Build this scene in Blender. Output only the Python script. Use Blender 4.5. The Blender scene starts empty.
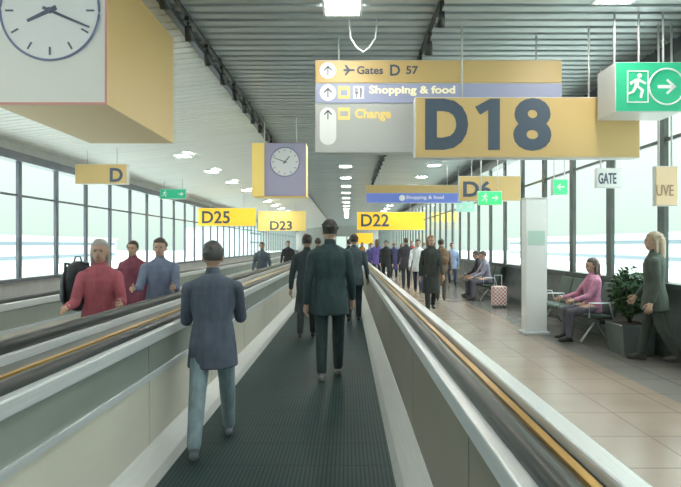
import bpy, bmesh, math, random
import numpy as np
from mathutils import Vector, Matrix, Euler
R = math.radians
random.seed(7)
sc = bpy.context.scene
C = sc.collection
# ---------------------------------------------------------------- camera, sky, exposure
F, VX, VY, EYE = 681 * 28 / 36, 347.0, 245.0, 1.5
cam_d = bpy.data.cameras.new('camera'); cam = bpy.data.objects.new('camera', cam_d); C.objects.link(cam)
cam.location = (0, 0, EYE); cam.rotation_euler = (R(90), 0, 0)
cam_d.lens = 28; cam_d.sensor_width = 36; cam_d.shift_x = -6.5 / 681; cam_d.shift_y = 1.5 / 681
cam_d.clip_start = .05; cam_d.clip_end = 2000
sc.camera = cam
SKY = 3.6            # overcast: zenith much brighter than the horizon
w = bpy.data.worlds.new('sky'); sc.world = w; w.use_nodes = True
nt = w.node_tree; nt.nodes.clear()
out = nt.nodes.new('ShaderNodeOutputWorld'); bg = nt.nodes.new('ShaderNodeBackground')
tc = nt.nodes.new('ShaderNodeTexCoord'); sep = nt.nodes.new('ShaderNodeSeparateXYZ'); ramp = nt.nodes.new('ShaderNodeValToRGB')
nt.links.new(tc.outputs['Generated'], sep.inputs[0]); nt.links.new(sep.outputs['Z'], ramp.inputs[0])
ramp.color_ramp.elements[0].position = 0.0; ramp.color_ramp.elements[0].color = (.115, .135, .126, 1)
ramp.color_ramp.elements[1].position = .75; ramp.color_ramp.elements[1].color = (.90, .98, .98, 1)
e = ramp.color_ramp.elements.new(.22); e.color = (.165, .185, .17, 1)
nt.links.new(ramp.outputs[0], bg.inputs[0]); bg.inputs[1].default_value = SKY
nt.links.new(bg.outputs[0], out.inputs[0])
vs = sc.view_settings; vs.view_transform = 'Standard'; vs.look = 'None'; vs.exposure = 1.0; vs.gamma = 1; vs.use_curve_mapping = False
LAMP = 34.0          # ceiling luminaires

def X(px, d): return (px - VX) * d / F
def Z(py, d): return EYE + (VY - py) * d / F

# ---------------------------------------------------------------- materials
MATS = {}
def mat(name, col, rough=.5, metal=0, emit=0, spec=.5, ecol=None):
    if name in MATS: return MATS[name]
    m = bpy.data.materials.new(name); m.use_nodes = True
    b = m.node_tree.nodes['Principled BSDF']
    b.inputs['Base Color'].default_value = (*col, 1); b.inputs['Roughness'].default_value = rough
    b.inputs['Metallic'].default_value = metal; b.inputs['Specular IOR Level'].default_value = spec
    if emit: b.inputs['Emission Color'].default_value = (*(ecol or col), 1); b.inputs['Emission Strength'].default_value = emit
    MATS[name] = m; return m
def noisy(name, c1, c2, scale=6, rough=.5, metal=0, stretch=(1, 1, 1), bump=0, spec=.5):
    if name in MATS: return MATS[name]
    m = mat(name, c1, rough, metal, spec=spec); t = m.node_tree; b = t.nodes['Principled BSDF']
    co = t.nodes.new('ShaderNodeTexCoord'); mp = t.nodes.new('ShaderNodeMapping'); mp.inputs['Scale'].default_value = stretch
    n = t.nodes.new('ShaderNodeTexNoise'); n.inputs['Scale'].default_value = scale; n.inputs['Detail'].default_value = 4
    r = t.nodes.new('ShaderNodeValToRGB'); r.color_ramp.elements[0].color = (*c1, 1); r.color_ramp.elements[1].color = (*c2, 1)
    r.color_ramp.elements[0].position = .35; r.color_ramp.elements[1].position = .65
    t.links.new(co.outputs['Object'], mp.inputs[0]); t.links.new(mp.outputs[0], n.inputs['Vector'])
    t.links.new(n.outputs['Fac'], r.inputs[0]); t.links.new(r.outputs[0], b.inputs['Base Color'])
    if bump:
        bp = t.nodes.new('ShaderNodeBump'); bp.inputs['Strength'].default_value = bump
        t.links.new(n.outputs['Fac'], bp.inputs['Height']); t.links.new(bp.outputs[0], b.inputs['Normal'])
    return m
def lines_mat(name, base, line, px, py, wx, wy, rough=.3, ox=0, oy=0, var=None, spec=.5):
    """tiles or grooves: line colour where x or y falls in a joint of width wx, wy at pitch px, py (0 = none)"""
    m = mat(name, base, rough, spec=spec); t = m.node_tree; b = t.nodes['Principled BSDF']
    co = t.nodes.new('ShaderNodeTexCoord'); sp = t.nodes.new('ShaderNodeSeparateXYZ'); t.links.new(co.outputs['Object'], sp.inputs[0])
    def joint(sock, p, wd, off):
        a = t.nodes.new('ShaderNodeMath'); a.operation = 'ADD'; a.inputs[1].default_value = off + 100 * p; t.links.new(sp.outputs[sock], a.inputs[0])
        mo = t.nodes.new('ShaderNodeMath'); mo.operation = 'MODULO'; mo.inputs[1].default_value = p; t.links.new(a.outputs[0], mo.inputs[0])
        lt = t.nodes.new('ShaderNodeMath'); lt.operation = 'LESS_THAN'; lt.inputs[1].default_value = wd; t.links.new(mo.outputs[0], lt.inputs[0])
        return lt.outputs[0]
    ms = []
    if px: ms.append(joint('X', px, wx, ox))
    if py: ms.append(joint('Y', py, wy, oy))
    f = ms[0]
    if len(ms) == 2:
        mx = t.nodes.new('ShaderNodeMath'); mx.operation = 'MAXIMUM'; t.links.new(ms[0], mx.inputs[0]); t.links.new(ms[1], mx.inputs[1]); f = mx.outputs[0]
    mix = t.nodes.new('ShaderNodeMix'); mix.data_type = 'RGBA'; t.links.new(f, mix.inputs['Factor'])
    if var:
        n = t.nodes.new('ShaderNodeTexNoise'); n.inputs['Scale'].default_value = 1.3; n.inputs['Detail'].default_value = 5
        t.links.new(co.outputs['Object'], n.inputs['Vector'])
        r = t.nodes.new('ShaderNodeValToRGB'); r.color_ramp.elements[0].color = (*base, 1); r.color_ramp.elements[1].color = (*var, 1)
        r.color_ramp.elements[0].position = .35; r.color_ramp.elements[1].position = .65
        t.links.new(n.outputs['Fac'], r.inputs[0]); t.links.new(r.outputs[0], mix.inputs['A'])
    else: mix.inputs['A'].default_value = (*base, 1)
    mix.inputs['B'].default_value = (*line, 1); t.links.new(mix.outputs['Result'], b.inputs['Base Color'])
    return m
def glass_mat(name, tint, refl=.12):
    m = bpy.data.materials.new(name); m.use_nodes = True; t = m.node_tree; t.nodes.clear()
    o = t.nodes.new('ShaderNodeOutputMaterial'); mx = t.nodes.new('ShaderNodeMixShader'); tr = t.nodes.new('ShaderNodeBsdfTransparent')
    gl = t.nodes.new('ShaderNodeBsdfGlossy'); gl.inputs['Roughness'].default_value = .03; lw = t.nodes.new('ShaderNodeLayerWeight'); lw.inputs[0].default_value = refl
    tr.inputs[0].default_value = (*tint, 1)
    mu = t.nodes.new('ShaderNodeMath'); mu.operation = 'MULTIPLY'; mu.inputs[1].default_value = .3; t.links.new(lw.outputs['Fresnel'], mu.inputs[0]); t.links.new(mu.outputs[0], mx.inputs[0]); t.links.new(tr.outputs[0], mx.inputs[1]); t.links.new(gl.outputs[0], mx.inputs[2]); t.links.new(mx.outputs[0], o.inputs[0])
    return m
M_tile = lines_mat('floor_tile', (.25, .195, .155), (.16, .125, .10), .6, .6, .012, .014, rough=.24, var=(.285, .225, .18), spec=.4)
M_band = lines_mat('floor_dark_tile', (.17, .165, .15), (.11, .105, .10), .6, .6, .010, .012, rough=.25, var=(.20, .19, .175), spec=.4)
M_slat = noisy('ceiling_slat_grey', (.40, .455, .47), (.52, .57, .58), 3, .35, .2, (.15, 3, 1))
M_slatw = noisy('ceiling_slat_white', (.80, .81, .79), (.86, .87, .84), 2, .5, 0, (.15, 3, 1))
M_void = mat('ceiling_void', (.06, .07, .075), .8)
M_voidw = mat('ceiling_void_white', (.55, .56, .55), .8)
M_frame = noisy('dark_frame', (.045, .06, .058), (.065, .08, .075), 4, .35)
M_framel = noisy('slate_frame', (.10, .12, .15), (.13, .15, .18), 4, .4)
M_low = noisy('slate_wall_panel', (.10, .125, .125), (.14, .16, .155), 3, .25)
M_lowl = noisy('pale_wall_panel', (.36, .38, .40), (.44, .46, .47), 3, .4)
M_wallgrey = noisy('grey_wall', (.40, .41, .40), (.46, .47, .45), 3, .6)
M_glass = glass_mat('window_glass', (.95, .99, .97), .02)
M_belt = lines_mat('belt_rubber', (.028, .060, .064), (.012, .028, .031), .028, .40, .010, .012, rough=.55, var=(.036, .074, .078), spec=.25)
M_cream = noisy('cream_enamel', (.70, .69, .60), (.78, .77, .68), 2, .28, 0, (1, .3, 1))
M_taupe = noisy('taupe_enamel', (.26, .25, .21), (.32, .305, .26), 2, .35, 0, (1, .3, 1))
M_upper = noisy('greygreen_panel', (.26, .30, .28), (.33, .37, .34), 2, .2, 0, (1, .3, 1))
M_steel = noisy('brushed_steel', (.66, .72, .76), (.78, .83, .86), 8, .3, .25, (40, .4, 40))
M_skirt = noisy('skirt_aluminium', (.62, .66, .67), (.72, .75, .75), 8, .4, .3, (40, .4, 40))
M_deck = noisy('deck_steel_dark', (.10, .115, .11), (.16, .175, .165), 8, .3, .4, (30, .4, 30))
M_rubber = mat('handrail_rubber', (.028, .036, .038), .38)
M_brass = noisy('brass_strip', (.55, .33, .08), (.66, .42, .12), 8, .3, .5, (30, .4, 30))
M_yel = mat('sign_yellow', (.50, .365, .155), .45, emit=.06)
M_yelb = mat('sign_yellow_lit', (.84, .50, .035), .45, emit=.28)
M_yelp = mat('sign_yellow_pale', (.74, .56, .17), .45, emit=.22)
M_ink = mat('sign_ink', (.06, .09, .13), .6)
M_lav = mat('sign_lavender', (.31, .34, .50), .5, emit=.06)
M_blue = mat('sign_blue', (.10, .15, .42), .5, emit=.3)
M_signgrey = mat('sign_grey', (.38, .40, .39), .5, emit=.08)
M_signwhite = mat('sign_white', (.68, .70, .70), .5, emit=.06)
M_cream_ink = mat('sign_cream_ink', (.86, .80, .55), .5, emit=.15)
M_gold_ink = mat('sign_gold_ink', (.75, .58, .20), .5, emit=.12)
M_green = mat('exit_green', (.02, .36, .19), .5, emit=.15)
M_greenb = mat('exit_green_lit', (.05, .66, .18), .5, emit=.4)
M_teal = mat('exit_teal', (.30, .58, .47), .5, emit=.15)
M_housing = mat('sign_housing', (.60, .62, .61), .5)
M_tan = mat('tan_panel', (.60, .47, .30), .5, emit=.15)
M_white = mat('white_paint', (.82, .85, .86), .4)
M_black = mat('black_metal', (.025, .03, .03), .4)
M_lamp = mat('lamp_diffuser', (.9, .9, .85), .5, emit=LAMP, ecol=(1, .96, .86))
M_clockf = mat('clock_dial', (.74, .75, .76), .5, emit=.04)
M_clockb = mat('clock_box_white', (.72, .72, .69), .5, emit=.04)
M_pink = mat('clock_pink_trim', (.72, .34, .30), .5)
M_violet = mat('clock_violet', (.40, .38, .52), .5, emit=.06)
M_skin = noisy('skin', (.46, .30, .23), (.52, .34, .26), 9, .55)
M_eye = mat('eye_dark', (.02, .02, .02), .2)
M_lip = mat('lip', (.38, .16, .13), .5)

# ---------------------------------------------------------------- mesh helpers
def mesh_obj(name, bm, m, parent=None, smooth=False, bevel=0):
    me = bpy.data.meshes.new(name)
    bmesh.ops.recalc_face_normals(bm, faces=bm.faces); bm.to_mesh(me); bm.free()
    return link(name, me, m, parent, smooth, bevel)
def link(name, me, m, parent=None, smooth=False, bevel=0):
    if m is not None: me.materials.clear(); me.materials.append(m)
    if smooth: me.polygons.foreach_set('use_smooth', [True] * len(me.polygons))
    o = bpy.data.objects.new(name, me); C.objects.link(o)
    if parent: o.parent = parent
    if bevel:
        b = o.modifiers.new('bevel', 'BEVEL'); b.width = bevel; b.segments = 2; b.limit_method = 'ANGLE'
    return o
def box(bm, x0, x1, y0, y1, z0, z1):
    v = [bm.verts.new(p) for p in ((x0,y0,z0),(x1,y0,z0),(x1,y1,z0),(x0,y1,z0),(x0,y0,z1),(x1,y0,z1),(x1,y1,z1),(x0,y1,z1))]
    for f in ((0,3,2,1),(4,5,6,7),(0,1,5,4),(1,2,6,5),(2,3,7,6),(3,0,4,7)): bm.faces.new([v[i] for i in f])
def bx(name, x0, x1, y0, y1, z0, z1, m, parent=None, bevel=0):
    bm = bmesh.new(); box(bm, x0, x1, y0, y1, z0, z1); return mesh_obj(name, bm, m, parent, False, bevel)
def tube(bm, pts, r, n=8, close=False):
    pts = [Vector(p) for p in pts]; rings = []
    for i, p in enumerate(pts):
        a = pts[i-1] if i else (pts[-1] if close else p); b = pts[i+1] if i + 1 < len(pts) else (pts[0] if close else p)
        t = (b - a).normalized(); u = t.cross(Vector((0, 0, 1)))
        if u.length < 1e-3: u = t.cross(Vector((1, 0, 0)))
        u.normalize(); v = t.cross(u); rr = r[i] if isinstance(r, (list, tuple)) else r
        rings.append([bm.verts.new(p + rr * (math.cos(k*2*math.pi/n)*u + math.sin(k*2*math.pi/n)*v)) for k in range(n)])
    m = len(rings)
    for i in range(m if close else m - 1):
        A, B = rings[i], rings[(i+1) % m]
        for k in range(n): bm.faces.new((A[k], A[(k+1) % n], B[(k+1) % n], B[k]))
    if not close: bm.faces.new(rings[0]); bm.faces.new(rings[-1][::-1])
def prism(bm, poly, y0, y1):
    """polygon in XZ, extruded along y"""
    a = [bm.verts.new((p[0], y0, p[1])) for p in poly]; b = [bm.verts.new((p[0], y1, p[1])) for p in poly]; n = len(poly)
    bm.faces.new(a); bm.faces.new(b[::-1])
    for i in range(n): bm.faces.new((a[i], a[(i+1) % n], b[(i+1) % n], b[i]))
def disc(cx, cz, r, n=48): return [(cx + r*math.cos(2*math.pi*k/n), cz + r*math.sin(2*math.pi*k/n)) for k in range(n)]
def prop(o, label, cat, group=None):
    o['label'] = label; o['category'] = cat
    if group: o['group'] = group
    return o
def thing(name, label, cat, loc=(0,0,0), rz=0, group=None):
    o = bpy.data.objects.new(name, None); C.objects.link(o); o.empty_display_size = .1
    o.location = loc; o.rotation_euler = (0, 0, rz); return prop(o, label, cat, group)
def struct(o): o['kind'] = 'structure'; return o
def copy_tree(o, parent=None):
    c = o.copy(); C.objects.link(c)
    if parent: c.parent = parent
    for ch in list(o.children): copy_tree(ch, c)
    return c
def text(name, s, x0, x1, z0, z1, y, m, parent, bold=.02, depth=.006):
    """lettering fitted to a box in XZ, facing -Y, standing on the plane y"""
    cu = bpy.data.curves.new('t', 'FONT'); cu.body = s; cu.extrude = .02; cu.offset = bold; cu.resolution_u = 4
    o = bpy.data.objects.new('t', cu); C.objects.link(o); bpy.context.view_layer.update()
    dg = bpy.context.evaluated_depsgraph_get(); me = bpy.data.meshes.new_from_object(o.evaluated_get(dg))
    bpy.data.objects.remove(o); bpy.data.curves.remove(cu)
    n = len(me.vertices); co = np.zeros(n*3, np.float32); me.vertices.foreach_get('co', co); co = co.reshape(-1, 3)
    lo, hi = co.min(0), co.max(0); q = (co - lo) / np.maximum(hi - lo, 1e-6)
    new = np.stack([x0 + q[:, 0]*(x1-x0), y + .001 - q[:, 2]*depth, z0 + q[:, 1]*(z1-z0)], 1).astype(np.float32)
    me.vertices.foreach_set('co', new.ravel()); me.update(); me.name = name
    return link(name, me, m, parent)

# ---------------------------------------------------------------- setting
YB, YE, XL, XR, ZC = -8.0, 75.0, -7.0, 4.3, 4.2
struct(bx('floor', XL - .3, 3.2, YB, YE, -.3, -.02, M_tile))
struct(bx('trim_1', 3.2, XR + .2, YB, YE, -.3, -.02, M_band))
def slats(name, x0, x1, zf, m, y0, y1, pitch, wd):
    bm = bmesh.new(); y = y0
    while y < y1:
        za, zb = zf(x0), zf(x1)
        v = [bm.verts.new(p) for p in ((x0,y,za),(x1,y,zb),(x1,y+wd,zb),(x0,y+wd,za),(x0,y,za+.05),(x1,y,zb+.05),(x1,y+wd,zb+.05),(x0,y+wd,za+.05))]
        for f in ((0,3,2,1),(4,5,6,7),(0,1,5,4),(1,2,6,5),(2,3,7,6),(3,0,4,7)): bm.faces.new([v[i] for i in f])
        y += pitch
    return mesh_obj(name, bm, m)
ceil = struct(slats('ceiling', -2.0, XR, lambda x: ZC, M_slat, -7.8, YE, .20, .125))
zl = lambda x: ZC - .55 * (-2.0 - x) / 5.0
cl2 = struct(slats('ceiling', XL, -2.0, zl, M_slatw, -7.8, YE, .20, .165))
struct(bx('ceiling', XL - .3, XR + .2, YB, YE, ZC + .25, ZC + .4, M_void))
bm = bmesh.new()
for a, b in (((XL, zl(XL) + .06), (-2.0, ZC + .06)),):
    prism(bm, [a, b, (b[0], b[1] + .03), (a[0], a[1] + .03)], YB, YE)
struct(mesh_obj('ceiling', bm, M_voidw))
struct(bx('trim_2', -2.06, -1.98, YB, YE, ZC - .06, ZC + .25, M_framel))
struct(bx('wall_back', XL - .3, XR + .3, YB - .2, YB, -.3, ZC + .4, M_wallgrey))
struct(bx('wall_end', XL - .3, XR + .3, YE, YE + .2, 2.7, ZC + .4, M_wallgrey))
struct(bx('wall_end', XL - .3, -3.2, YE, YE + .2, -.3, 2.7, M_wallgrey))
struct(bx('wall_end', 3.2, XR + .3, YE, YE + .2, -.3, 2.7, M_wallgrey))
# right and left window walls
struct(bx('wall_right', XR, XR + .2, YB, YE, -.3, .92, M_low))
struct(bx('trim_3', XR - .07, XR + .2, YB, YE, .92, .99, M_frame))
struct(bx('trim_4', XR - .10, XR + .2, YB, YE, 3.72, 3.95, M_frame))
struct(bx('wall_right', XR, XR + .2, YB, YE, 3.95, ZC + .4, M_void))
struct(bx('wall_left', XL - .2, XL, YB, YE, -.3, .72, M_lowl))
struct(bx('trim_5', XL - .2, XL + .07, YB, YE, .72, .79, M_framel))
struct(bx('trim_6', XL - .2, XL + .08, YB, YE, 3.28, 3.46, M_framel))
struct(bx('wall_left', XL - .2, XL, YB, YE, 3.46, ZC + .4, M_wallgrey))
struct(bx('baseboard_right', XR - .02, XR, YB, YE, -.02, .10, M_frame))
struct(bx('baseboard_left', XL, XL + .02, YB, YE, -.02, .10, M_framel))
def window_proto(n, xin, s, z0, z1, m, wd):
    o = bpy.data.objects.new('window_%d' % n, None); C.objects.link(o); o['kind'] = 'structure'
    x0, x1 = sorted((xin + s*.0, xin + s*.06))
    bx('mullion', x0, x1, -wd/2, wd/2, z0, z1, m, o)
    xa, xb = sorted((xin + s*.02, xin + s*.08))
    bx('transom', xa, xb, wd/2, 1.45 - wd/2, z0 + (z1-z0)*.70, z0 + (z1-z0)*.70 + .05, m, o)
    xc, xd = sorted((xin + s*.045, xin + s*.055))
    bx('pane', xc, xd, wd/2, 1.45 - wd/2, z0, z1, M_glass, o)
    return o
wr = window_proto(1, XR, 1, .99, 3.72, M_frame, .16); wl = window_proto(2, XL, -1, .79, 3.28, M_framel, .12)
n = 3
for side, proto, y0 in ((1, wr, 7.26), (-1, wl, 11.35)):
    k0 = -int((y0 - YB) / 1.45); first = True
    for k in range(k0, 60):
        y = y0 + 1.45 * k
        if y > YE - 1.4: break
        if first: o = proto; first = False
        else: o = copy_tree(proto); o.name = 'window_%d' % n; n += 1
        o.location = (0, y, 0)
# end window
o = bpy.data.objects.new('window_%d' % n, None); C.objects.link(o); o['kind'] = 'structure'; o.location = (0, YE, 0)
for k in range(5): bx('mullion', -3.2 + k*1.56, -3.08 + k*1.56, .02, .14, -.02, 2.7, M_frame, o)
bx('pane', -3.08, 3.12, .075, .085, -.02, 2.7, M_glass, o)
# outdoors: apron and far low buildings
M_apron = noisy('apron_concrete', (.62, .64, .62), (.70, .72, .69), .2, .8)
for nm, a, b in (('ground', -400, XL - .3), ('ground', XR + .3, 400)):
    struct(bx(nm, a, b, -150, 500, -4.3, -4.0, M_apron))
M_far = noisy('far_facade', (.42, .48, .52), (.50, .55, .58), .1, .7); M_farw = mat('far_window_band', (.16, .20, .24), .2); M_roof = mat('far_roof', (.5, .53, .54), .8)
def building(label, x, y, wx, wy, h, bands):
    t = thing('terminal_building', label, 'building', (x, y, -4))
    bx('facade', -wx/2, wx/2, -wy/2, wy/2, 0, h, M_far, t); bx('roof', -wx/2 - .5, wx/2 + .5, -wy/2 - .5, wy/2 + .5, h, h + .5, M_roof, t)
    for k in range(bands):
        z = h * (k + .45) / bands; bx('window_band', -wx/2 - .1, wx/2 + .1, -wy/2 + 1, wy/2 - 1, z, z + .9, M_farw, t)
building('long low grey building across the apron beyond the left windows', -95, 120, 20, 150, 7.5, 2)
building('taller grey building at the far end beyond the left windows', -60, 260, 30, 30, 13, 3)
building('long low grey building across the apron beyond the right windows', 85, 150, 20, 190, 8, 2)

# ---------------------------------------------------------------- moving walkways
def handrail(name, x, y0, y1, top, parent, wd=.045):
    r = .30; pts = [(x, y0 + .3, top - 2*r), (x, y0 + .0, top - 2*r)]
    pts += [(x, y0 - r*math.sin(a), top - r - r*math.cos(a)) for a in [math.pi*k/10 for k in range(1, 10)]]
    pts += [(x, y0 + (y1-y0)*k/12, top) for k in range(13)]
    pts += [(x, y1 + r*math.sin(a), top - r + r*math.cos(a)) for a in [math.pi*k/10 for k in range(1, 10)]]
    pts += [(x, y1, top - 2*r), (x, y1 - .3, top - 2*r)]
    bm = bmesh.new(); tube(bm, pts, wd, 10); return mesh_obj(name, bm, M_rubber, parent, True)
def balustrade(t, s, xi, y0, y1, m_low, deck_w, low_top, skirt_top, outer=True, bs=.205):
    """s=+1: on the right of the belt. xi: inner face of the panels"""
    def b(name, a, c, ya, yb, za, zb, m, bev=0):
        p, q = sorted((xi + s*a, xi + s*c)); return bx(name, p, q, ya, yb, za, zb, m, t, bev)
    # sloping skirt
    bm = bmesh.new(); prism(bm, [(xi - s*.13, 0), (xi - s*.10, skirt_top*.35), (xi, skirt_top), (xi + s*.03, skirt_top), (xi + s*.03, 0)], y0, y1)
    mesh_obj('skirt', bm, M_skirt, t)
    nP = int(round((y1 - y0) / 1.6)); L = (y1 - y0) / nP
    for k in range(nP):
        ya, yb = y0 + k*L + .006, y0 + (k+1)*L - .006
        b('side_panel', .004, .03, ya, yb, skirt_top, low_top, m_low)
        if low_top < .8: b('upper_panel', .008, .03, ya, yb, low_top + .035, .83, M_upper)
    if low_top < .8: b('trim_strip', -.008, .03, y0, y1, low_top, low_top + .035, M_steel)
    b('rail_profile', -.012, .05, y0, y1, .83, .905, M_steel, .008)
    handrail('handrail', xi + s*.075, y0 - .1, y1 + .1, .912, t, .04)
    b('deck', .05, deck_w, y0, y1, .80, .855, M_deck, .01)
    b('brass_strip', bs, bs + .03, y0, y1, .855, .868, M_brass)
    b('outer_cladding', deck_w - .03, deck_w, y0, y1, -.02, .80, M_taupe)
    if outer:
        b('outer_rail', deck_w - .10, deck_w - .02, y0, y1, .855, .90, M_steel, .01)
Y0, Y1 = -3.0, 33.0
t = thing('moving_walkway', 'dark belted moving walkway running straight ahead from the foreground', 'moving walkway', (0, 0, 0))
bx('belt', -1.21, .325, Y0, Y1, -.02, .0, M_belt, t)
for y in (Y0 - .5, Y1): bx('comb_plate', -1.21, .325, y, y + .5, -.02, .006, M_steel, t)
balustrade(t, -1, -1.32, Y0, Y1, M_cream, .52, .60, .16, outer=False, bs=.33)
balustrade(t, 1, .435, Y0, Y1, M_taupe, .35, .83, .27)
t2 = thing('moving_walkway', 'second moving walkway beyond the left balustrade carrying oncoming people', 'moving walkway', (0, 0, 0))
bx('belt', -3.34, -2.06, Y0, Y1, -.02, .0, M_belt, t2)
for y in (Y0 - .5, Y1): bx('comb_plate', -3.34, -2.06, y, y + .5, -.02, .006, M_steel, t2)
balustrade(t2, 1, -1.95, Y0, Y1, M_cream, .11, .60, .16, outer=False) if False else None
# shared side: its own inner face and handrail, on the middle deck
def near_side():
    bm = bmesh.new(); prism(bm, [(-2.07, 0), (-2.04, .05), (-1.94, .16), (-1.90, .16), (-1.90, 0)], Y0, Y1); mesh_obj('skirt', bm, M_skirt, t2)
    L = 1.6; nP = int((Y1 - Y0) / L)
    for k in range(nP): bx('side_panel', -1.94, -1.915, Y0 + k*L + .006, Y0 + (k+1)*L - .006, .16, .83, M_cream, t2)
    bx('rail_profile', -1.955, -1.845, Y0, Y1, .83, .905, M_steel, t2, .008); handrail('handrail', -1.90, Y0 - .1, Y1 + .1, .935, t2)
near_side()
balustrade(t2, -1, -3.46, Y0, Y1, M_cream, .34, .60, .16)

# ---------------------------------------------------------------- people
def sphere_pts(c, r, nu=14, nv=10):
    V, Fc = [], []
    for j in range(nv + 1):
        a = math.pi * j / nv
        for i in range(nu): V.append((c[0] + r[0]*math.sin(a)*math.cos(2*math.pi*i/nu), c[1] + r[1]*math.sin(a)*math.sin(2*math.pi*i/nu), c[2] + r[2]*math.cos(a)))
    for j in range(nv):
        for i in range(nu): Fc.append((j*nu+i, (j+1)*nu+i, (j+1)*nu+(i+1) % nu, j*nu+(i+1) % nu))
    return V, Fc
class PB:
    """collects closed primitives; to_mesh() fuses them into one continuous skin"""
    def __init__(s): s.V, s.Fc = [], []
    def add(s, VF):
        b = len(s.V); s.V += [tuple(v) for v in VF[0]]; s.Fc += [tuple(i + b for i in f) for f in VF[1]]
    def ell(s, c, r): s.add(sphere_pts(c, r))
    def cap(s, a, b, ra, rb, n=12):
        a, b = Vector(a), Vector(b); t = (b - a); L = t.length or 1e-5; t = t / L
        u = t.cross(Vector((0, 0, 1)) if abs(t.z) < .9 else Vector((1, 0, 0))).normalized(); v = t.cross(u)
        prof = [(-ra*math.cos(x), ra*math.sin(x)) for x in (.05, .5, 1.0)] + [(0, ra), (L*.5, (ra+rb)/2), (L, rb)] + [(L + rb*math.sin(x), rb*math.cos(x)) for x in (.57, 1.07, 1.52)]
        V = [a + t*p + r*(math.cos(2*math.pi*k/n)*u + math.sin(2*math.pi*k/n)*v) for p, r in prof for k in range(n)]; m = len(prof)
        Fc = [(j*n+k, j*n+(k+1) % n, (j+1)*n+(k+1) % n, (j+1)*n+k) for j in range(m-1) for k in range(n)] + [tuple(range(n))[::-1], tuple((m-1)*n+k for k in range(n))]
        s.add((V, Fc))
    def loft(s, secs, n=20, M=None):
        """secs: (z, rx, ry, cy)"""
        V = [Vector((rx*math.cos(2*math.pi*k/n), cy + ry*math.sin(2*math.pi*k/n), z)) for z, rx, ry, cy in secs for k in range(n)]
        if M is not None: V = [M @ v for v in V]
        m = len(secs)
        Fc = [(j*n+k, j*n+(k+1) % n, (j+1)*n+(k+1) % n, (j+1)*n+k) for j in range(m-1) for k in range(n)] + [tuple(range(n))[::-1], tuple((m-1)*n+k for k in range(n))]
        s.add((V, Fc))
    def raw(s):
        me = bpy.data.meshes.new('p'); me.from_pydata(s.V, [], s.Fc); me.update(); return me
    def fused(s, vox, it=3):
        me = s.raw(); o = bpy.data.objects.new('tmp', me); C.objects.link(o)
        bm = bmesh.new(); bm.from_mesh(me); bmesh.ops.recalc_face_normals(bm, faces=bm.faces); bm.to_mesh(me); bm.free()
        r = o.modifiers.new('r', 'REMESH'); r.mode = 'VOXEL'; r.voxel_size = vox
        sm = o.modifiers.new('s', 'SMOOTH'); sm.iterations = it; sm.factor = .5
        dg = bpy.context.evaluated_depsgraph_get(); dg.update()
        res = bpy.data.meshes.new_from_object(o.evaluated_get(dg)); bpy.data.objects.remove(o); bpy.data.meshes.remove(me)
        return res
CLOTH = {}
def cloth(col, kind='cloth'):
    k = (kind,) + tuple(col)
    if k not in CLOTH:
        c2 = tuple(min(1, c * 1.35 + .008) for c in col)
        CLOTH[k] = noisy('%s_%d' % (kind, len(CLOTH)), col, c2, 14, .85 if kind == 'cloth' else .5, 0, (1, 1, .5), .15)
    return CLOTH[k]
def join_raw(me, pb):
    bm = bmesh.new(); bm.from_mesh(me); m2 = pb.raw(); bm.from_mesh(m2); bpy.data.meshes.remove(m2)
    bmesh.ops.recalc_face_normals(bm, faces=bm.faces); bm.to_mesh(me); bm.free(); return me
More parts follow.
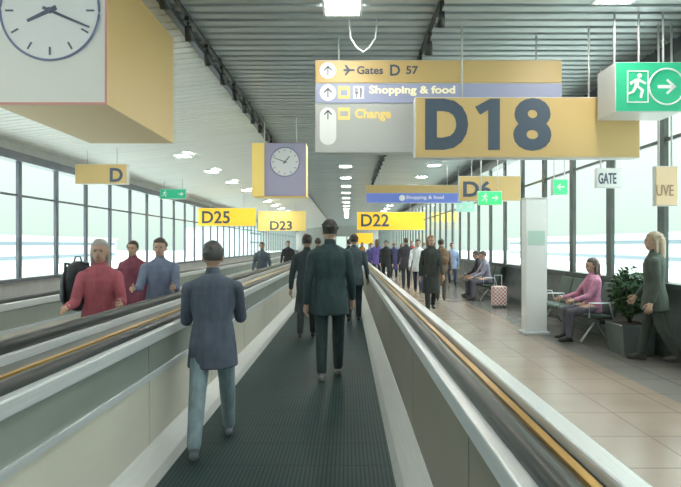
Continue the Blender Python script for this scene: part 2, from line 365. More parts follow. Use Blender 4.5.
def person(label, x, y, rz, H=1.72, legs=((12, 5), (-14, 12)), arms=((8, 12, 15), (-8, 12, 15)), top=(.05, .07, .09), bottom=(.04, .05, .07),
           shoe=(.03, .03, .03), hair=(.05, .04, .035), long_hair=False, coat=False, sit=False, vox=.014, group=None, lean=0, turn=0, spread=.0, female=False, skirt=False, face=True, z=0.0):
    """faces +Y locally. legs: (thigh forward, knee flex) right, left; arms: (forward, out, elbow flex)"""
    s = H / 1.75; t = thing('person', label, 'person', (x, y, z), rz, group)
    def P(*a): return Vector(a)
    hipx, thL, shL = .092, .42, .40
    def leg(side, th, kn):
        h = P(side*hipx, 0, 0); a = R(th); b = R(th - kn); o = R(spread)
        k = h + P(side*math.sin(o)*thL, math.sin(a)*thL, -math.cos(a)*thL)
        an = k + P(side*math.sin(o)*shL*.6, math.sin(b)*shL, -math.cos(b)*shL); return h, k, an, b
    L = [leg(1, *legs[0]), leg(-1, *legs[1])]
    hz = -min(l[2].z for l in L) + .085
    up = P(0, 0, hz)
    L = [(h + up, k + up, an + up, b) for h, k, an, b in L]
    T = Matrix.Translation((0, 0, hz)) @ Matrix.Rotation(R(-lean), 4, 'X'); HT = T @ Matrix.Translation((0, .01, .572)) @ Matrix.Rotation(R(turn), 4, 'Z')
    sw = .165 if female else .186; bulk = .93 if female else 1.0
    secs = [(-.10, .155, .115, -.01), (-.02, .168, .122, -.01), (.08, .160, .112, 0), (.18, .142*bulk, .102, .005), (.30, .160*bulk, .112, .008), (.40, .172*bulk, .115, .005), (.47, .168*bulk, .098, -.002), (.52, .120, .075, -.008), (.555, .062, .058, -.008)]
    secs_c = [(-.20 if not coat else -.46, .185 + (.03 if coat else 0), .145 + (.02 if coat else 0), 0)] + [(zz, rx + .016, ry + .018, cy) for zz, rx, ry, cy in secs]
    if not coat: secs_c = [(-.20, .206, .166, -.003), (-.10, .198, .158, -.005)] + [(-.02, .190, .148, -.006)] + secs_c[3:]
    if legs[0][0] > 60: secs_c = [(-.07, .178, .135, -.005)] + secs_c[3:]
    def arm(side, fw, outw, el):
        sh = P(side*sw, 0, .438); a, o = R(fw), R(outw)
        d = P(side*math.sin(o), math.sin(a)*math.cos(o), -math.cos(a)*math.cos(o)); e = sh + d*.285
        a2 = R(fw + el); d2 = P(side*math.sin(o)*.45, math.sin(a2), -math.cos(a2)).normalized(); wri = e + d2*.245
        return [T @ q for q in (sh, e, wri)] + [(T.to_3x3() @ d2)]
    A = [arm(1, *arms[0]), arm(-1, *arms[1])]
    def scaled(me):
        me.transform(Matrix.Scale(s, 4)); return me
    # --- body
    b = PB(); b.loft(secs, M=T)
    b.cap(T @ P(0, -.008, .53), T @ P(0, .008, .64), .056, .052)
    def he(c, r):
        V, Fc = sphere_pts(c, r, 18, 12); b.add(([HT @ Vector(v) for v in V], Fc))
    he((0, .0, .145), (.077, .097, .108)); he((0, .035, .075), (.056, .062, .07)); he((0, .098, .110), (.014, .022, .024)); he((0, .093, .155), (.05, .018, .012))
    for sd in (1, -1): he((sd*.078, -.005, .115), (.012, .022, .032))
    fing = PB()
    for (h, k, an, bb) in L:
        b.cap(h + P(0, 0, .02), k, .085, .056); b.cap(k, an, .054, .036); b.cap(an, an + P(0, .12, -.05), .036, .03)
    for (sh, e, wr_, d2), sd in zip(A, (1, -1)):
        b.cap(sh, e, .050, .040); b.cap(e, wr_, .040, .027)
        ph = wr_ + d2*.055; b.cap(wr_, wr_ + d2*.085, .026, .033)
        fw = (P(0, 1, 0) - d2*d2.y); fw = fw.normalized() if fw.length > .1 else P(0, 0, 1); side_v = d2.cross(fw).normalized()
        curl = side_v if side_v.x*sd < 0 else -side_v
        for q, ln in enumerate((.070, .078, .072, .055)):
            r0 = wr_ + d2*.082 + fw*(.030 - .020*q); k1 = r0 + (d2 + fw*(.12 - .08*q) + curl*.15)*ln*.55; k2 = k1 + (d2*.75 + curl*.6)*ln*.5
            fing.cap(r0, k1, .0095, .0088, 8); fing.cap(k1, k2, .0088, .0075, 8)
        r0 = wr_ + d2*.03 + fw*.022; k1 = r0 + (fw*.75 + d2*.75 + curl*.2)*.045; fing.cap(r0, k1, .012, .010, 8); fing.cap(k1, k1 + (d2 + fw*.2 + curl*.25)*.032, .010, .0085, 8)
    me = b.fused(vox*s if vox > .01 else vox); me = join_raw(me, fing); me.name = 'body'
    link('body', scaled(me), M_skin, t, True)
    # --- hair
    hp = PB(); V, Fc = sphere_pts((0, -.008, .158), (.086, .106, .108), 22, 16); V2 = []
    for v in V:
        v = Vector(v); f = 1.0
        if v.y > .035 and v.z < .195: f = .70
        elif v.z < .09: f = .80
        V2.append(HT @ (Vector((0, -.008, .15)) + (v - Vector((0, -.008, .15))) * f))
    hp.add((V2, Fc))
    rr = random.Random(int(abs(x*91 + y*37)))
    for q in range(16):
        a, e2 = rr.uniform(0, 2*math.pi), rr.uniform(-.1, 1.45); c = (.078*math.cos(a)*math.cos(e2), -.012 + .095*math.sin(a)*math.cos(e2), .160 + .086*math.sin(e2))
        if c[1] > .05 and c[2] < .21: continue
        V, Fc = sphere_pts(c, (.024, .028, .018), 8, 6); hp.add(([HT @ Vector(v) for v in V], Fc))
    if long_hair:
        hp.cap(HT @ P(0, -.065, .12), HT @ P(0, -.085, -.06), .075, .055)
        for sd in (1, -1): hp.cap(HT @ P(sd*.07, -.02, .14), HT @ P(sd*.075, -.03, -.03), .028, .02)
    link('hair', scaled(hp.fused(max(vox*.8, .007), 2)), cloth(hair, 'hair'), t, True)
    if face:
        for sd in (1, -1):
            ey = PB(); V, Fc = sphere_pts((sd*.031, .089, .135), (.012, .008, .006), 8, 6); ey.add(([HT @ Vector(v) for v in V], Fc)); link('eye', scaled(ey.raw()), M_eye, t, True)
        mo = PB(); V, Fc = sphere_pts((0, .092, .068), (.024, .007, .006), 10, 6); mo.add(([HT @ Vector(v) for v in V], Fc)); link('mouth', scaled(mo.raw()), M_lip, t, True)
    # --- clothes
    j = PB(); j.loft(secs_c, M=T)
    for (sh, e, wr_, d2), sd in zip(A, (1, -1)):
        j.cap(sh, e, .064, .053); j.cap(e, wr_ - d2*.015, .053, .039); j.cap(T @ P(sd*.03, -.012, .52), T @ P(sd*sw*.85, -.005, .455), .050, .052)
    j.cap(T @ P(0, -.01, .50), T @ P(0, -.002, .575), .074, .064)
    link('jacket' if not coat else 'coat', scaled(j.fused(vox)), cloth(top), t, True)
    p = PB(); p.loft([(-.14, .165, .128, -.01), (-.08, .170, .128, -.012), (0, .172, .128, -.01), (.08, .160, .115, 0)], M=T)
    for (h, k, an, bb) in L: p.cap(h + P(0, -.005, 0), k, .089, .067); p.cap(k, an + (k - an).normalized()*.02, .069, .054)
    link('trousers', scaled(p.fused(vox)), cloth(bottom), t, True)
    for (h, k, an, bb) in L:
        f = PB(); tip = an + P(0, .15, -.052); heel = an + P(0, -.035, -.052)
        f.cap(heel, tip, .036, .034); f.cap(an + P(0, 0, .0), an + P(0, .07, -.035), .044, .04); f.cap(an + P(0, .06, -.045), tip, .042, .036)
        me = f.fused(min(vox, .012)); co = np.zeros(len(me.vertices)*3, np.float32); me.vertices.foreach_get('co', co); co = co.reshape(-1, 3)
        lo = an.z - .083; co[:, 2] = np.maximum(co[:, 2], lo); me.vertices.foreach_set('co', co.ravel()); me.update()
        link('shoe', scaled(me), cloth(shoe, 'leather'), t, True)
    t['_hip'] = hz * s; return t
BACK, FRONT = 0.0, math.pi
NAVY, BLK, TEAL, GREY, BLUEG = (.035, .05, .10), (.022, .026, .03), (.022, .045, .05), (.12, .13, .14), (.17, .23, .28)
# on the near belt
person('tall person in dark teal clothes seen from behind mid-belt, nearest in the centre', X(330, 6.0), 6.0, R(3), 1.82, ((13, 8), (-6, 14)), ((10, 10, 20), (-6, 10, 14)), (.020, .045, .050), (.022, .042, .048), (.16, .17, .17), (.02, .02, .02), vox=.008, face=False)
person('short person in navy jacket and pale blue jeans striding beside left handrail', -1.0, 3.95, R(12), 1.58, ((20, 4), (-20, 10)), ((25, 8, 75), (20, 6, 80)), (.07, .09, .13), (.20, .28, .32), (.12, .15, .17), (.06, .06, .06), vox=.008, spread=3)
person('person in black coat on the belt just ahead and left of centre', X(307, 8.6), 8.6, R(0), 1.70, ((10, 6), (-12, 12)), top=(.03, .045, .055), bottom=(.03, .04, .045), coat=True, vox=.011, face=False)
person('person in slate jacket on the belt ahead, right of the tall one', X(354, 10.5), 10.5, R(-4), 1.74, ((8, 4), (-8, 10)), top=(.05, .075, .09), bottom=(.03, .045, .06), vox=.012, face=False)
person('person in dark green jacket far along the belt near its left skirt', X(318, 14.5), 14.5, 0, 1.72, top=(.03, .06, .055), bottom=(.03, .035, .04), face=False)
person('person in black far along the belt near its right skirt', X(349, 17.5), 17.5, 0, 1.72, ((-10, 8), (12, 4)), top=(.03, .035, .04), bottom=(.025, .03, .04), face=False)
# on the far (oncoming) walkway
red = person('grey-haired person in dusty red jacket riding the oncoming walkway', X(100, 4.95), 4.95, FRONT + R(15), 1.57, ((4, 3), (-3, 4)), ((25, 10, 60), (20, 12, 70)), (.30, .075, .10), (.08, .09, .11), hair=(.34, .32, .31), long_hair=True, female=True, vox=.009)
person('person in blue and grey top riding oncoming walkway, second behind red jacket', X(160, 6.3), 6.3, FRONT + R(10), 1.60, ((3, 2), (-3, 4)), ((30, 8, 62), (28, 6, 66)), (.12, .15, .23), (.05, .06, .08), hair=(.05, .04, .04), vox=.011)
person('person in maroon jacket riding the oncoming walkway left of the blue top', X(133, 7.6), 7.6, FRONT, 1.58, ((3, 2), (-3, 4)), top=(.16, .04, .07), bottom=(.05, .05, .06), female=True, vox=.012)
person('lone person in black standing far back on the oncoming walkway', X(288, 20.5), 20.5, FRONT, 1.68, ((3, 2), (-3, 4)), top=(.02, .02, .025), bottom=(.02, .02, .025))
person('person in slate coat on oncoming walkway between blue top and lone black figure', X(262, 15.5), 15.5, FRONT, 1.60, ((3, 2), (-3, 4)), top=(.07, .09, .12), bottom=(.04, .05, .06), coat=True)
# crowd on the right-hand floor
crowd = [
 ('person in violet-blue jacket left in the crowd, close to the belt end rail', 371, 25, FRONT, (.07, .07, .20), NAVY),
 ('person in bright purple jacket in the crowd under the lit D22 sign', 377, 22, BACK, (.13, .10, .34), NAVY),
 ('person in black jacket in the crowd right of the bright purple jacket', 386, 20, FRONT, BLK, BLK),
 ('person in indigo coat in the crowd, second right of the bright purple jacket', 394, 23.5, BACK, (.06, .06, .16), BLK),
 ('person in mauve jacket deep in the crowd below right end of D22', 402, 27, FRONT, (.24, .14, .24), BLK),
 ('person in charcoal jacket walking left of the white shirt', 406, 18, BACK, (.05, .05, .06), BLK),
 ('person in white shirt walking in the crowd', 418, 16.5, FRONT, (.62, .65, .70), NAVY),
 ('brown-haired person in long dark coat, nearest of the walking crowd', 431, 11.8, FRONT, (.030, .036, .034), BLK),
 ('person in khaki brown jacket walking right behind the long dark coat', 441, 14.2, BACK, (.14, .10, .065), (.06, .05, .045)),
 ('person in red top far back in the crowd', 412, 31, FRONT, (.34, .06, .06), BLK),
 ('person in orange jacket far back beside the belt end', 362, 36, FRONT, (.45, .20, .05), BLK),
 ('person in grey jacket far back right in the crowd', 424, 27, BACK, (.20, .21, .22), BLK),
 ('person in pale blue top on the right edge of the crowd', 452, 19, FRONT, (.22, .28, .42), NAVY),
]
for i, (lab, px, d, rz, tp, bt) in enumerate(crowd):
    hair = [(.05, .04, .035), (.10, .06, .035), (.03, .03, .03), (.20, .13, .07)][i % 4]
    if 'brown-haired' in lab: hair = (.24, .13, .07)
    k = 1 if i % 2 else -1
    person(lab, X(px, d), d, rz + R(random.uniform(-12, 12)), 1.62 + .05*(i*7 % 4) + (.08 if 'long dark' in lab else 0), ((k*(10 + i % 5), 4 if k > 0 else 14), (-k*(12 + i % 4), 14 if k > 0 else 4)),
           ((-k*12, 10, 18), (k*12, 10, 18)), tp, bt, hair=hair, coat=('coat' in lab), long_hair=(i % 3 == 1), female=(i % 3 == 1), group=None, vox=.012 if d < 15 else .016)
# ---------------------------------------------------------------- seating on the right
M_seat = noisy('bench_green', (.045, .075, .060), (.06, .095, .075), 6, .5)
def bench(label, y0, nseat, m):
    t = thing('bench', label, 'bench', (3.86, y0, 0)); W = .56
    bx('beam', -.04, .04, 0, nseat*W, .30, .36, M_black, t)
    for k in range(nseat):
        a = k*W + .02; b2 = (k+1)*W - .02
        bm = bmesh.new(); prism(bm, [(-.26, .42), (-.24, .455), (.20, .415), (.20, .37), (-.24, .40)], a, b2); mesh_obj('seat', bm, m, t, False, .012)
        bm = bmesh.new(); prism(bm, [(.16, .44), (.21, .42), (.33, .90), (.28, .91)], a, b2); mesh_obj('backrest', bm, m, t, False, .012)
    for k in range(nseat + 1):
        bm = bmesh.new(); yy = k*W; tube(bm, [(.17, yy, .36), (.10, yy, .62), (-.2, yy, .62), (-.2, yy, .40)], .014, 6); mesh_obj('armrest', bm, M_steel, t, True)
    for yy in (.25, nseat*W - .25):
        bm = bmesh.new(); tube(bm, [(-.22, yy, -.005), (0, yy, .31), (.22, yy, -.005)], .018, 8); mesh_obj('leg', bm, M_steel, t, True)
    return t
bench('green bench by right window holding a pink-jacketed sitter', 8.0, 4, M_seat)
bench('green bench further along right windows holding two dark-clothed sitters', 14.2, 4, M_seat)
SITL = ((84, 84), (80, 78))
person('person in dusty pink jacket sitting on the nearer green bench', 3.84, 8.28, R(90), 1.64, SITL, ((35, 8, 40), (35, 8, 40)), (.40, .17, .27), (.10, .10, .13), hair=(.07, .05, .04), long_hair=True, female=True, vox=.011, z=0)
person('person in black sitting on the further green bench, left of the grey one', 3.84, 15.04, R(90), 1.72, SITL, ((40, 8, 40), (30, 8, 45)), (.03, .032, .04), (.04, .05, .07), vox=.013, lean=14)
person('person in grey violet jacket sitting at near end of further green bench', 3.84, 14.48, R(90), 1.70, SITL, ((40, 8, 40), (40, 8, 40)), (.20, .19, .25), (.09, .09, .12), vox=.013, lean=10)
person('slim dark-clothed person standing by the right window at picture edge', 3.92, 6.75, R(60), 1.70, ((12, 2), (-10, 20)), ((10, 8, 30), (-5, 8, 20)), (.045, .06, .05), (.03, .04, .035), hair=(.30, .24, .17), long_hair=True, female=True, vox=.011)
# planter with dense shrub
t = thing('potted_shrub', 'dark green bushy shrub in square planter below right window', 'plant', (3.98, 7.45, -.02))
bm = bmesh.new(); prism(bm, [(-.20, 0), (.20, 0), (.24, .42), (-.24, .42)], -.24, .24); mesh_obj('planter', bm, M_low, t, False, .01)
bx('soil', -.2, .2, -.2, .2, .36, .425, mat('soil', (.03, .022, .015), .9), t)
bm = bmesh.new()
for k in range(7): tube(bm, [(0, 0, .4), (random.uniform(-.1, .1), random.uniform(-.1, .1), .7), (random.uniform(-.2, .2), random.uniform(-.2, .2), 1.0)], [.014, .010, .005], 6)
mesh_obj('stem', bm, mat('bark', (.06, .045, .03), .8), t, True)
bm = bmesh.new()
for k in range(900):
    a, b2, r = random.uniform(0, 2*math.pi), random.uniform(-1, 1), random.random() ** .4
    c = Vector((.27*r*math.cos(a)*math.sqrt(1-b2*b2), .30*r*math.sin(a)*math.sqrt(1-b2*b2), .86 + .36*r*b2))
    e = Euler((random.uniform(-1.2, 1.2), random.uniform(-1.2, 1.2), random.uniform(0, 6.3))).to_matrix(); q = random.uniform(.035, .06)
    v = [bm.verts.new(c + e @ Vector(p)) for p in ((0, -q, 0), (q*.45, -q*.1, q*.15), (0, q, 0), (-q*.45, -q*.1, q*.15))]; bm.faces.new(v)
mesh_obj('foliage', bm, noisy('leaf_green', (.025, .07, .03), (.05, .12, .05), 5, .5), t)
# bags
def backpack(label, x, y, z, rz, m, sc_=1.0, name='backpack'):
    t = thing(name, label, 'bag', (x, y, z), rz); t.scale = (sc_,)*3
    b = PB(); b.ell((0, 0, .22), (.155, .09, .23)); b.ell((0, -.01, .14), (.16, .10, .15)); link('pack', b.fused(.012), m, t, True)
    b = PB(); b.ell((0, -.085, .13), (.11, .05, .10)); link('pocket', b.fused(.012), m, t, True)
    for s in (1, -1):
        bm = bmesh.new(); tube(bm, [(s*.07, .06, .42), (s*.09, .12, .43), (s*.10, .12, .28), (s*.10, .07, .08)], .014, 6); mesh_obj('strap', bm, m, t, True)
    bm = bmesh.new(); tube(bm, [(-.03, .05, .44), (-.02, .05, .485), (.02, .05, .485), (.03, .05, .44)], .008, 6); mesh_obj('handle', bm, m, t, True)
    return t
backpack('large round black backpack carried beside the dusty red jacket', X(76, 5.0), 5.05, .88, R(200), cloth((.03, .035, .045), 'nylon'), 1.05)
bp = backpack('brown backpack worn by the walker in khaki brown', X(441, 14.2) + .02, 13.99, .98, 0, cloth((.16, .085, .04), 'nylon'))
M_check = mat('check_cloth', (.6, .5, .48), .7); tt = M_check.node_tree
ck = tt.nodes.new('ShaderNodeTexChecker'); ck.inputs['Scale'].default_value = 22; ck.inputs['Color1'].default_value = (.52, .16, .15, 1); ck.inputs['Color2'].default_value = (.75, .72, .70, 1)
tcn = tt.nodes.new('ShaderNodeTexCoord'); tt.links.new(tcn.outputs['Object'], ck.inputs['Vector']); tt.links.new(ck.outputs['Color'], tt.nodes['Principled BSDF'].inputs['Base Color'])
t = thing('suitcase', 'small red and white checked suitcase standing before the further bench', 'suitcase', (X(499, 12.9), 12.9, -.02))
bx('case', -.17, .17, -.11, .11, .05, .52, M_check, t, .03)
for a in (-.12, .12):
    for b2 in (-.08, .08): bx('wheel', a - .012, a + .012, b2 - .025, b2 + .025, 0, .05, M_black, t, .008)
bm = bmesh.new(); tube(bm, [(-.09, .08, .51), (-.09, .08, .78), (.09, .08, .78), (.09, .08, .51)], .009, 6); mesh_obj('pull_handle', bm, M_steel, t, True)
# white information pillar
t = thing('information_pillar', 'white information pillar standing on tan floor before right windows', 'pillar', (X(534, 9.1), 9.1, -.02))
bx('base', -.22, .22, -.16, .16, 0, .05, M_steel, t, .01); bx('body', -.18, .18, -.12, .12, .05, 2.30, M_white, t, .012)
bx('panel', -.14, .14, -.128, -.118, 1.52, 1.76, mat('pillar_panel', (.50, .68, .60), .4), t); bx('cap', -.185, .185, -.125, .125, 2.30, 2.33, M_housing, t, .005)

# ---------------------------------------------------------------- signs
def rods(t, xs, z0, m=M_housing, y=0):
    for x in xs:
        bm = bmesh.new(); tube(bm, [(x, y, z0), (x, y, ZC + .02 - t.location.z)], .012, 8); mesh_obj('hanger_rod', bm, m, t, True)
def sign_root(name, label, px0, px1, py0, py1, d, cat='sign'):
    x0, x1, z0, z1 = X(px0, d), X(px1, d), Z(py1, d), Z(py0, d)
    t = thing(name, label, cat, ((x0+x1)/2, d, z0)); return t, (x1-x0)/2, z1 - z0
def arrow(bm, cx, cz, r, ang, y0, y1, wd=.16):
    ca, sa = math.cos(ang), math.sin(ang)
    def q(pts): return [(cx + r*(ca*a - sa*b), cz + r*(sa*a + ca*b)) for a, b in pts]
    prism(bm, q([(-wd/2, -.7), (wd/2, -.7), (wd/2, .6), (-wd/2, .6)]), y0, y1)
    for s in (1, -1): prism(bm, q([(0, .75), (0, .45), (s*.5, -.05), (s*.62, .07)]), y0, y1)
# directory sign
D = 6.75; t, hw, H_ = sign_root('directory_sign', 'wide hanging directory sign with yellow, lavender and grey rows of arrows', 315, 562, 60, 153, D)
dz = lambda py: (153 - py) * D / F
dx = lambda px: X(px, D) - (X(315, D) + X(562, D)) / 2
bx('housing', -hw, hw, 0, .16, 0, H_, M_housing, t, .008)
bx('gates_row', -hw + .01, hw - .01, -.012, .0, dz(83), H_ - .01, M_yel, t); bx('shopping_row', -hw + .01, hw - .01, -.012, .0, dz(103), dz(84), M_lav, t)
bx('change_row', -hw + .01, hw - .01, -.012, 0, .01, dz(104.5), M_signgrey, t)
for pz in (71, 93):
    bm = bmesh.new(); prism(bm, disc(dx(328), dz(pz), .105), -.018, -.012); dsk = mesh_obj('arrow_disc', bm, M_signwhite, t)
    bm = bmesh.new(); arrow(bm, dx(328), dz(pz), .085, 0, -.022, -.018); mesh_obj('arrow', bm, M_ink, dsk)
pill = [(dx(328) + .105*math.cos(a), dz(116) + .105*math.sin(a)) for a in [math.pi*k/16 for k in range(17)]] + [(dx(328) + .105*math.cos(a), dz(137) + .105*math.sin(a)) for a in [math.pi + math.pi*k/16 for k in range(17)]]
bm = bmesh.new(); prism(bm, pill, -.018, -.012); dsk = mesh_obj('arrow_disc', bm, M_signwhite, t)
bm = bmesh.new(); arrow(bm, dx(328), dz(115), .085, 0, -.022, -.018); mesh_obj('arrow', bm, M_ink, dsk)
text('lettering', 'Gates', dx(357), dx(383), dz(74.5), dz(66.5), -.012, M_ink, t, .02); text('lettering', 'D', dx(390), dx(400), dz(76), dz(65), -.012, M_ink, t, .02); text('lettering', '57', dx(406), dx(418), dz(74.5), dz(66.5), -.012, M_ink, t, .02)
bm = bmesh.new()   # aeroplane pictogram
cx, cz = dx(349), dz(70.5); prism(bm, [(cx-.07, cz-.012), (cx+.06, cz-.010), (cx+.08, cz), (cx+.06, cz+.012), (cx-.07, cz+.012)], -.018, -.012)
prism(bm, [(cx+.02, cz), (cx-.035, cz+.065), (cx-.055, cz+.065), (cx-.02, cz)], -.019, -.012); prism(bm, [(cx+.02, cz), (cx-.02, cz), (cx-.055, cz-.065), (cx-.035, cz-.065)], -.020, -.012)
mesh_obj('aeroplane_pictogram', bm, M_ink, t)
def icon(nm, px0, px1, py0, py1, m): return bx(nm, dx(px0), dx(px1), -.016, -.012, dz(py1), dz(py0), m, t)
i1 = icon('shops_pictogram', 338, 350, 86.5, 99, M_gold_ink); bx('glyph', dx(340.5), dx(347.5), -.020, -.016, dz(96), dz(90.5), M_lav, i1)
i2 = icon('restaurant_pictogram', 353, 364, 86.5, 99, M_signwhite)
bm = bmesh.new()
for px in (355.3, 356.6, 357.9): prism(bm, [(dx(px)-.004, dz(93)), (dx(px)+.004, dz(93)), (dx(px)+.004, dz(88)), (dx(px)-.004, dz(88))], -.020, -.016)
prism(bm, [(dx(355.2), dz(94)), (dx(358), dz(94)), (dx(358), dz(92.8)), (dx(355.2), dz(92.8))], -.021, -.016); prism(bm, [(dx(356.2), dz(98)), (dx(357), dz(98)), (dx(357), dz(94)), (dx(356.2), dz(94))], -.021, -.016)
prism(bm, [(dx(360.2), dz(98)), (dx(361.2), dz(98)), (dx(361.8), dz(90)), (dx(361), dz(88)), (dx(360.2), dz(88))], -.021, -.016)
mesh_obj('cutlery', bm, M_ink, i2)
i3 = icon('change_pictogram', 338, 350, 108, 120, M_gold_ink); bx('glyph', dx(340), dx(348), -.020, -.016, dz(116.5), dz(111.5), M_signgrey, i3)
text('lettering', 'Shopping & food', dx(369), dx(455), dz(96.2), dz(86), -.012, M_cream_ink, t, .035)
text('lettering', 'Change', dx(355), dx(391), dz(121.5), dz(109), -.012, M_gold_ink, t, .035)
rods(t, (-hw + .3, hw - .3), H_, y=.08)
# gate panels
def gate_sign(label, txt, px0, px1, py0, py1, d, tx0, tx1, ty0, ty1, m, bold=.03, dep=.14, nrod=2, inkm=M_ink):
    t, hw, H_ = sign_root('gate_sign', label, px0, px1, py0, py1, d); mid = (px0 + px1) / 2
    bx('housing', -hw, hw, 0, dep, 0, H_, M_housing, t, .006); bx('face', -hw + .012, hw - .012, -.01, 0, .012, H_ - .012, m, t)
    if txt: text('lettering', txt, (tx0 - mid)*d/F, (tx1 - mid)*d/F, (py1 - ty1)*d/F, (py1 - ty0)*d/F, -.01, inkm, t, bold)
    rods(t, (-hw*.57, hw*.57), H_, y=dep/2); return t
d = 6.45; t = gate_sign('big hanging yellow sign reading D18', 'D', 415, 640, 97, 158, d, 425, 468, 99, 150, M_yel, .05, .16)
gx = lambda px: (px - 527.5)*d/F
gz = lambda py: (158 - py)*d/F
text('lettering', '8', gx(513), gx(551), gz(151), gz(98.3), -.01, M_ink, t, .04)
bm = bmesh.new(); prism(bm, [(gx(488), gz(150)), (gx(499.5), gz(150)), (gx(499.5), gz(99)), (gx(490), gz(99)), (gx(475), gz(107)), (gx(480), gz(115)), (gx(488), gz(110))], -.016, -.009); mesh_obj('lettering', bm, M_ink, t)
gate_sign('small lit yellow sign reading D22 above the crowd', 'D22', 357, 425, 212, 230, 30, 361, 389, 214, 226.5, M_yelb, .02)
gate_sign('lit yellow sign reading D25 left of the belt', 'D25', 198, 256, 208, 226, 25, 202, 230, 211, 223.5, M_yelb, .02)
gate_sign('pale yellow sign reading D23 under the smaller clock', 'D23', 258, 306, 211, 231, 33, 270, 292, 221, 230, M_yelp, .02)
gate_sign('amber sign reading D6 hung near right windows', 'D6', 459, 521, 176, 201, 13, 463, 491, 181, 197, M_yel, .03)
gate_sign('dim amber sign ending in a letter D hung along the left windows', 'D', 75, 127, 164, 184, 12.5, 110, 123, 168, 182, M_yel, .03)
gate_sign('tiny yellow sign far down the hall below D22', '', 356, 373, 233, 244, 48, 0, 1, 0, 1, M_yelb)
gate_sign('narrow yellow blank sign at the far right of D22', '', 432, 458, 212, 222, 27, 0, 1, 0, 1, M_yelp)
# distant directional sign: yellow over blue
D = 17.5; t, hw, H_ = sign_root('directional_sign', 'long distant hanging sign with yellow band above blue band', 366, 462, 185, 203, D)
bx('housing', -hw, hw, 0, .14, 0, H_, M_housing, t); bx('yellow_band', -hw + .01, hw - .01, -.01, 0, H_*.56, H_ - .01, M_yel, t); bx('blue_band', -hw + .01, hw - .01, -.01, 0, .01, H_*.54, M_blue, t)
bm = bmesh.new(); prism(bm, disc(-hw*.25, H_*.28, .10), -.016, -.01); mesh_obj('arrow_disc', bm, M_signwhite, t)
text('lettering', 'Shopping & food', -hw*.17, hw*.62, H_*.16, H_*.42, -.01, M_signwhite, t, .02)
rods(t, (-hw*.7, hw*.7), H_, y=.07)
# exit signs
def run_man(bm, cx, cz, h, y0, y1):
    def q(pts): return [(cx + h*a, cz + h*b) for a, b in pts]
    prism(bm, disc(cx + .06*h, cz + .40*h, .085*h, 16), y0, y1)
    prism(bm, q([(-.10, .28), (.06, .30), (.02, 0), (-.12, .02)]), y0, y1 - .0003)
    prism(bm, q([(.02, .30), (.30, .14), (.27, .08), (.02, .20)]), y0, y1 - .0006); prism(bm, q([(-.08, .29), (-.30, .16), (-.25, .06), (-.20, .10), (-.08, .20)]), y0, y1 - .0009)
    prism(bm, q([(.02, .03), (.22, -.12), (.14, -.42), (.07, -.40), (.11, -.14), (-.06, .0)]), y0, y1 - .0012); prism(bm, q([(-.12, .03), (-.02, .0), (-.14, -.22), (-.38, -.30), (-.40, -.23), (-.20, -.16)]), y0, y1 - .0015)
def exit_sign(label, px0, px1, py0, py1, d, m, ang, depth=.12, man=True, rod=True):
    t, hw, H_ = sign_root('exit_sign', label, px0, px1, py0, py1, d)
    bx('housing', -hw, hw, 0, depth, 0, H_, M_housing, t, .005); bx('face', -hw + .012, hw - .012, -.01, 0, .012, H_ - .012, m, t)
    r = H_*.33; cx = hw - H_*.5 if man else 0
    bm = bmesh.new(); arrow(bm, cx, H_*.5, r, ang, -.016, -.01, .26); mesh_obj('arrow', bm, M_signwhite, t)
    if man:
        bm = bmesh.new(); run_man(bm, -hw + H_*.5, H_*.5, H_*.72, -.010, -.016); mesh_obj('running_pictogram', bm, M_signwhite, t)
    if rod: rods(t, (-hw*.7, hw*.7), H_, y=depth/2)
    return t
exit_sign('lit green exit sign with right arrow below the amber D6 sign', 478, 502, 191, 205, 12.2, M_greenb, R(-90))
exit_sign('small lit green sign with left arrow between dark window posts', 553, 568, 179, 195, 10, M_greenb, R(90), man=False)
exit_sign('faint teal sign hanging beyond the pair of lit green exit signs', 456, 475, 202, 212, 18, M_teal, R(-90))
exit_sign('dim green exit sign by the left windows', 160, 186, 189, 199, 18.3, M_green, R(-90))
D = 5.95; t, hw, H_ = sign_root('exit_sign', 'large green exit sign box hanging top right by the window head', 615, 682, 62, 112, D)
bx('housing', -hw, hw, 0, .42, 0, H_, M_housing, t, .006); bx('face', -hw + .01, hw - .01, -.012, 0, .01, H_ - .01, M_green, t)
bm = bmesh.new(); a, b2, c, d_ = -hw*.66, -hw*.02, H_*.18, H_*.82
for q in (((a, c), (b2, c), (b2, c+.012), (a, c+.012)), ((a, d_-.012), (b2, d_-.012), (b2, d_), (a, d_)), ((a, c), (a+.012, c), (a+.012, d_), (a, d_)), ((b2-.012, c), (b2, c), (b2, d_), (b2-.012, d_))): prism(bm, list(q), -.018, -.012)
mesh_obj('door_outline', bm, M_signwhite, t)
bm = bmesh.new(); run_man(bm, -hw*.34, H_*.5, H_*.55, -.012, -.019); mesh_obj('running_pictogram', bm, M_signwhite, t)
bm = bmesh.new(); pts = [(hw*.52 + .20*math.cos(2*math.pi*k/32), -.018, H_*.5 + .20*math.sin(2*math.pi*k/32)) for k in range(32)]; tube(bm, pts, .010, 6, True); mesh_obj('ring', bm, M_signwhite, t, True)
bm = bmesh.new(); arrow(bm, hw*.52, H_*.5, .14, R(-90), -.019, -.012, .26); mesh_obj('arrow', bm, M_signwhite, t)
rods(t, (-hw*.75, 0, hw*.75), H_, y=.2)
# small panels on the right windows
gate_sign('small white panel reading GATE hung before right windows', 'GATE', 596, 622, 168, 188, 7.9, 598, 616, 173, 184, M_signwhite, .02, .06)
gate_sign('tan panel with faint lettering UVE high by the right windows', 'UVE', 655, 678, 166, 206, 6.45, 656, 673, 185, 196, M_tan, .0, .06, inkm=mat('tan_ink', (.30, .22, .14), .6))

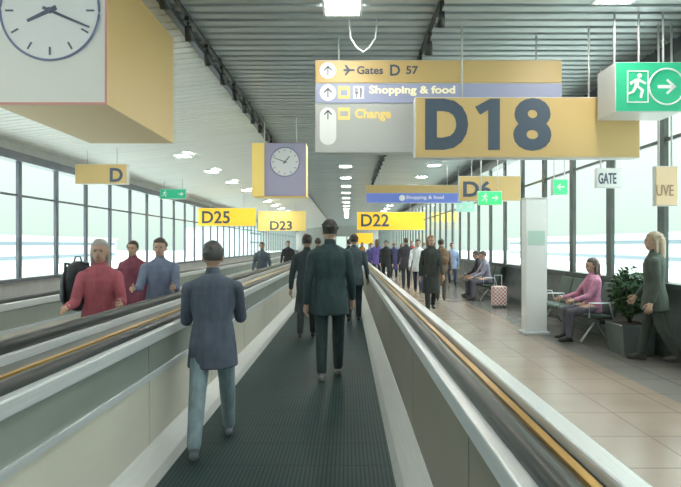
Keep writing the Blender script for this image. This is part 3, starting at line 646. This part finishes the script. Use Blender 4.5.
# clocks
def clock_box(label, x0, x1, y0, y1, z0, z1, cx, cz, r, hour, minute, front, side, violet=None):
    t = thing('clock', label, 'clock', ((x0+x1)/2, y0, z0)); ox = (x0+x1)/2; hw = (x1-x0)/2; H_ = z1 - z0; cx -= ox; cz -= z0
    bx('case', -hw, hw, 0, y1-y0, 0, H_, side, t); 
    f0 = -hw if violet is None else -hw + .26
    bx('front', f0 + .02, hw - .02, -.012, 0, .02, H_ - .02, front, t)
    bm = bmesh.new()
    for q in ((f0, f0+.022, 0, H_), (hw-.022, hw, 0, H_), (f0+.022, hw-.022, 0, .022), (f0+.022, hw-.022, H_-.022, H_)): box(bm, q[0], q[1], -.016, 0, q[2], q[3])
    mesh_obj('edge_trim', bm, M_pink if violet is None else violet, t)
    bm = bmesh.new(); prism(bm, disc(cx, cz, r, 64), -.02, -.012); mesh_obj('dial', bm, M_clockf, t)
    bm = bmesh.new(); tube(bm, [(cx + r*math.cos(2*math.pi*k/64), -.022, cz + r*math.sin(2*math.pi*k/64)) for k in range(64)], .011, 8, True); mesh_obj('rim', bm, mat('clock_rim', (.22, .24, .40), .4), t, True)
    ink = mat('clock_ink', (.14, .15, .22), .5)
    for k in range(12):
        a = k*math.pi/6; c, s = math.sin(a), math.cos(a); ra, rb, wv = r*.74, r*.90, r*.018; bm = bmesh.new()
        prism(bm, [(cx + c*ra - s*wv, cz + s*ra + c*wv), (cx + c*rb - s*wv, cz + s*rb + c*wv), (cx + c*rb + s*wv, cz + s*rb - c*wv), (cx + c*ra + s*wv, cz + s*ra - c*wv)], -.024, -.02)
        mesh_obj('hour_mark', bm, ink, t)
    for nm, a, ln, wv, yy in (('hour_hand', hour, .50, .05, -.027), ('minute_hand', minute, .88, .032, -.030)):
        a = R(a); c, s = math.sin(a), math.cos(a); bm = bmesh.new()
        prism(bm, [(cx - c*r*.15 - s*r*wv, cz - s*r*.15 + c*r*wv), (cx + c*r*ln - s*r*wv*.6, cz + s*r*ln + c*r*wv*.6), (cx + c*r*ln + s*r*wv*.6, cz + s*r*ln - c*r*wv*.6), (cx - c*r*.15 + s*r*wv, cz - s*r*.15 - c*r*wv)], yy, yy + .003); mesh_obj(nm, bm, MATS['clock_ink'], t)
    bm = bmesh.new(); prism(bm, disc(cx, cz, r*.06, 16), -.034, -.02); mesh_obj('hub', bm, MATS['clock_ink'], t)
    return t, hw, H_
d = 4.9; clock_box('big boxed clock with white front and yellow side hanging top left', X(-6, d), X(108, d), d, 6.75, Z(105, d), 4.13, X(51, d), 3.66, .455, 245, 113, M_clockb, M_yel)
d = 11.0; t, hw, H_ = clock_box('smaller boxed clock with yellow edge and violet surround further down the hall', X(252, d), X(306, d), d, d + .5, Z(196, d), Z(143, d), X(285, d), Z(162, d), .30, 40, 290, M_violet, M_yelp, mat('clock_violet_trim', (.42, .34, .52), .5))
rods(t, (-hw*.6, hw*.6), H_, y=.25)

# ---------------------------------------------------------------- ceiling fittings
def lamp(x, y, zc, first=[None]):
    if first[0] is None:
        t = thing('ceiling_lamp', 'square white lamp set flush in the slatted ceiling', 'lamp', (x, y, zc), 0, 'square ceiling lamps'); first[0] = t
        bm = bmesh.new()
        for q in ((-.22, .22, -.22, -.19), (-.22, .22, .19, .22), (-.22, -.19, -.19, .19), (.19, .22, -.19, .19)): box(bm, q[0], q[1], q[2], q[3], -.03, .03)
        mesh_obj('frame', bm, M_white, t); bx('diffuser', -.19, .19, -.19, .19, -.015, .0, M_lamp, t)
    else: t = copy_tree(first[0]); t.location = (x, y, zc)
    return t
for k in range(16): lamp(-.05, 5.9 + 3.0*k, ZC - .03)
for k in range(16): lamp(2.9, 2.6 + 3.0*k, ZC - .03)
for k in range(3): lamp(-.05, -3.1 + 3.0*k, ZC - .03)
for k in range(17): lamp(-4.4, 2.2 + 3.0*k, zl(-4.4) - .03)
def track(label, x, y0, y1, slabel, grp, n):
    t = thing('lighting_track', label, 'track', (x, 0, ZC - .05))
    bx('rail', -.02, .02, y0, y1, -.0, .04, M_black, t)
    for k in range(8): bx('ceiling_clip', -.03, .03, y0 + .3 + k*(y1-y0-.6)/7, y0 + .36 + k*(y1-y0-.6)/7, .0, .052, M_black, t)
    first = None
    for k in range(n):
        y = y0 + .35 + k*.85
        if first is None:
            first = s = thing('track_spotlight', slabel, 'spotlight', (x, y, ZC - .05), 0, grp)
            bx('adapter', -.025, .025, -.06, .06, -.045, -.0, M_black, s)
            bm = bmesh.new(); tube(bm, [(0, 0, -.045), (0, 0, -.10)], .012, 8); mesh_obj('stem', bm, M_black, s, True)
            bm = bmesh.new(); tube(bm, [(0, -.02, -.10), (0, .03, -.16), (0, .045, -.178), (0, .08, -.22)], [.035, .05, .055, .06], 14); mesh_obj('housing', bm, M_black, s, True)
        else: s = copy_tree(first); s.location = (x, y, ZC - .05)
track('black lighting track running along the ceiling above the right side', 1.03, 4.6, 22.0, 'small black spotlight on the right-hand ceiling track', 'spotlights on the right track', 20)
track('black lighting track at the edge of the white left ceiling', -1.86, 5.0, 22.0, 'small black spotlight on the left-hand ceiling track', 'spotlights on the left track', 19)
# looped white cable
d = 6.4; bm = bmesh.new(); x0, x1, zb = X(349, d), X(377, d), Z(52, d)
tube(bm, [(x0, d, ZC + .02), (x0 + .02, d, ZC - .2), (x0 + .09, d, zb + .06), ((x0+x1)/2, d, zb), (x1 - .09, d, zb + .06), (x1 - .02, d, ZC - .2), (x1, d, ZC + .02)], .010, 8)
prop(mesh_obj('cable', bm, M_white, None, True), 'white cable hanging in a loop from the ceiling above the directory sign', 'cable')
for o in bpy.data.objects:
    if '_hip' in o: del o['_hip']
